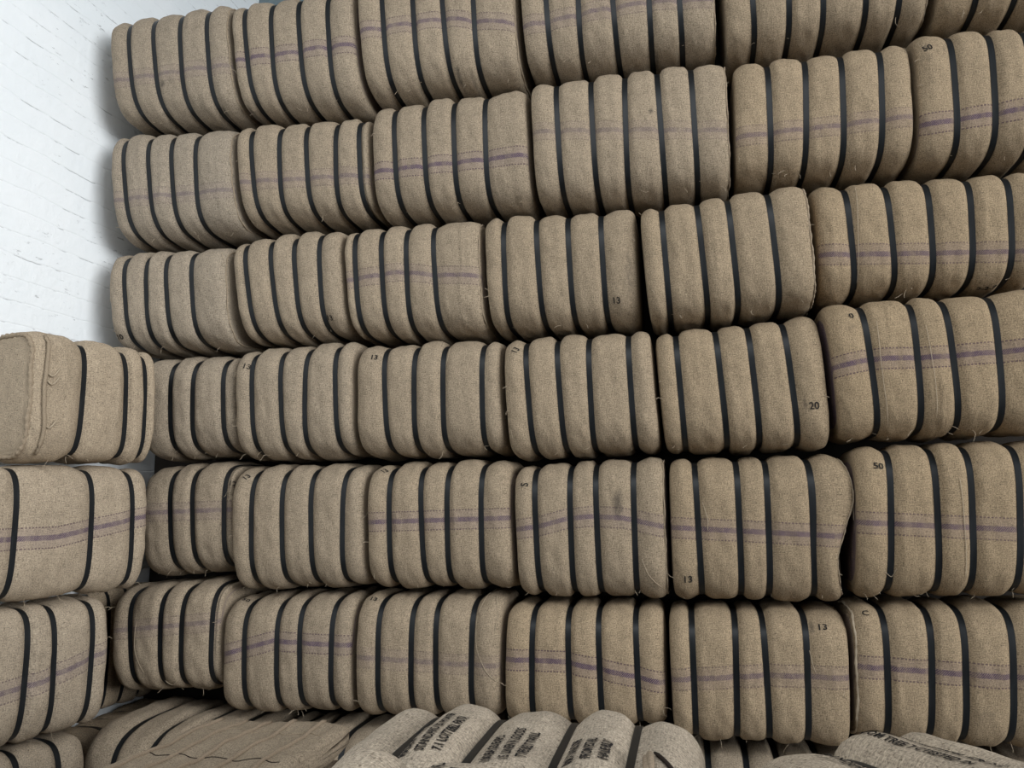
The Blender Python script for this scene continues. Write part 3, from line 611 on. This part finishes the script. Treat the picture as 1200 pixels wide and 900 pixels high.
# gathered right end: dark draw cord and the puckered flap beside it
P = [b.surf(np.array([.872+.10*math.sin(i/13*1.2)]), np.array([b.P*.25-.07-.13*i/13]), off=.004)[0] for i in range(14)]
V, Q, T = tubes([P], .0035, 6); np_mesh('draw_cord', V, Q, DARKCORD, e, tris=T)
for s0 in (0, .014):
    P = [b.surf(np.array([.860-s0*.6+.012*i/9]), np.array([b.P*.25-.075-s0-.11*i/9]), off=.006+.006*math.sin(i/9*PI))[0] for i in range(10)]
    V, Q, T = tubes([P], .006, 6); np_mesh('puckered_flap', V, Q, SACKING, e, tris=T)

e, b = front_bale('pale lettered burlap bale cut by the bottom edge of the photo, nearest the camera', (-.165, -2.50), .615, .63, .57, .46, 0, [.185, .42, .63, .82], 602, tone=1.4, warm=.0, n=4.2, quad=[(-.315, .59), (.315, .525), (.315, 0), (-.315, 0)])
for u, lines in ((.30, ('HALE BOUND', 'LOT 257', 'TWILL')), (.525, ('100 BAGS', 'TYPE BELT', 'MAX TARE'))):
    for k, tx in enumerate(lines):
        b.mark(tx, u+(k-1)*.030/b.L, b.P*.25+.06, .0255, PI/2, e, 'stencilled_line', bold=.0006, sx=.8)

e, b = front_bale('lettered burlap bale lying at an angle in the lower right corner', (.342, -1.99), .536, .40, .555, .46, 34.5, [.46, .775], 603, n=5.5, er=.07, ei=.05, th=8, puff=.036, tone=1.32, warm=.1)
for u, lines in ((.615, ('OF FINE JUTE AND GANG ZAURE', 'HITOM TREE 7 CTESTED IN')), (.27, ('LOT BONDED STORE SURE', '1.2 ME EXPORT'))):
    for k, tx in enumerate(lines):
        b.mark(tx, u-(k-.5)*.030/b.L+.008, b.P*.25+.06, .024, -PI/2, e, 'stencilled_line', bold=.0008, sx=.8)

# flat packs of folded sacking with raised ridges
def sack_pack(label, centre, z0, L, H, D, seed, ridges):
    e = empty('sack_pack', (centre[0], centre[1], z0), 0, label, 'sack pack', GROUP_FRONT)
    b = Bale(rect(L, H), D, [], None, 0, seed, n=7.0, puff=.004, tone=1.0, warm=.35, creases=0, end_round=.03, end_inset=.02)
    b.body(e, 'folded_sacking')
    th = b.P*.25
    for k, u in enumerate(ridges):
        pts = [b.surf(np.array([u+.006*math.sin(i*.5+k)]), np.array([th-D*.47+D*.94*i/29]), off=.0015)[0] for i in range(30)]
        V, Q, T = tubes([pts], .0075, 8); np_mesh('ridge', V, Q, SACKING, e, tris=T)
    for k in range(2):
        pts = [b.surf(np.array([.06+.88*i/39]), np.array([th+D*(.28-.36*k)+.012*math.sin(i*.6+k)]), off=.001)[0] for i in range(40)]
        V, Q, T = tubes([pts], .0018, 5); np_mesh('stitching', V, Q, DARKCORD if k else SEAM, e, tris=T)
    return e, b
sack_pack('flat pack of folded sacking with raised ridges, topmost in the lower left', (-1.43, -1.06), .656, .53, .093, .76, 621, [.10, .28, .46, .64, .84])
sack_pack('flat pack of folded sacking lying under the ridged topmost pack', (-1.42, -1.07), .538, .53, .095, .76, 622, [.15, .5, .85])

# ------------------------------------------------------------------ the hall
box('floor', (-3.2, -9.0, -.12), (6.0, 1.75, 0.0), FLOORM, 'structure')
box('wall_left', (-3.20, -9.0, 0.0), (-2.935, 1.6, 5.6), WALLM, 'structure')
box('wall_back', (-3.20, 1.6, 0.0), (6.0, 1.75, 5.6), BACKM, 'structure')
box('added_dark_wall', (-2.93, .64, 0.0), (5.8, .74, 3.98), DARKM, 'structure')  # unseen wall added behind the bales to block light and darken the gaps
box('ceiling', (-3.20, -3.2, 5.6), (6.0, 1.75, 5.7), ROOFM, 'structure')

# ------------------------------------------------------------------ light
w = bpy.data.worlds.new('overcast_daylight'); SC.world = w; w.use_nodes = True
bg = w.node_tree.nodes['Background']; bg.inputs[0].default_value = (.86, .93, 1.0, 1); bg.inputs[1].default_value = .27
def area(name, loc, target, sx, sy, power, color, spread=180):
    l = bpy.data.lights.new(name, 'AREA'); l.shape = 'RECTANGLE'; l.size = sx; l.size_y = sy; l.energy = power; l.color = color; l.spread = math.radians(spread)
    o = bpy.data.objects.new(name, l); COL.objects.link(o); o.location = loc
    o.rotation_euler = (Vector(target)-Vector(loc)).to_track_quat('-Z', 'Y').to_euler()
    return o
area('doorway_daylight', (10.0, -6.5, 4.5), (-2.6, -.3, 3.1), 8.5, 7.0, 290, (.96, .985, 1.0), 66)
area('skylight', (-.2, -4.2, 5.5), (-.6, -1.0, 1.0), 4.5, 1.6, 115, (.93, .97, 1.0))

# ------------------------------------------------------------------ camera
cam = bpy.data.cameras.new('camera'); cam.sensor_width = 36; cam.lens = 36*950/1200
co = bpy.data.objects.new('camera', cam); COL.objects.link(co)
R = Matrix(((0.97751, 0.04344, 0.20636), (0.21039, -0.13354, -0.96845), (-0.01452, 0.99009, -0.13968))).to_4x4()
co.matrix_world = Matrix.Translation((0, -3.42, 1.50)) @ R
SC.camera = co
SC.view_settings.view_transform = 'Standard'; SC.view_settings.look = 'None'
SC.view_settings.gamma = 1.0; SC.view_settings.use_curve_mapping = False
SC.view_settings.exposure = 0.08
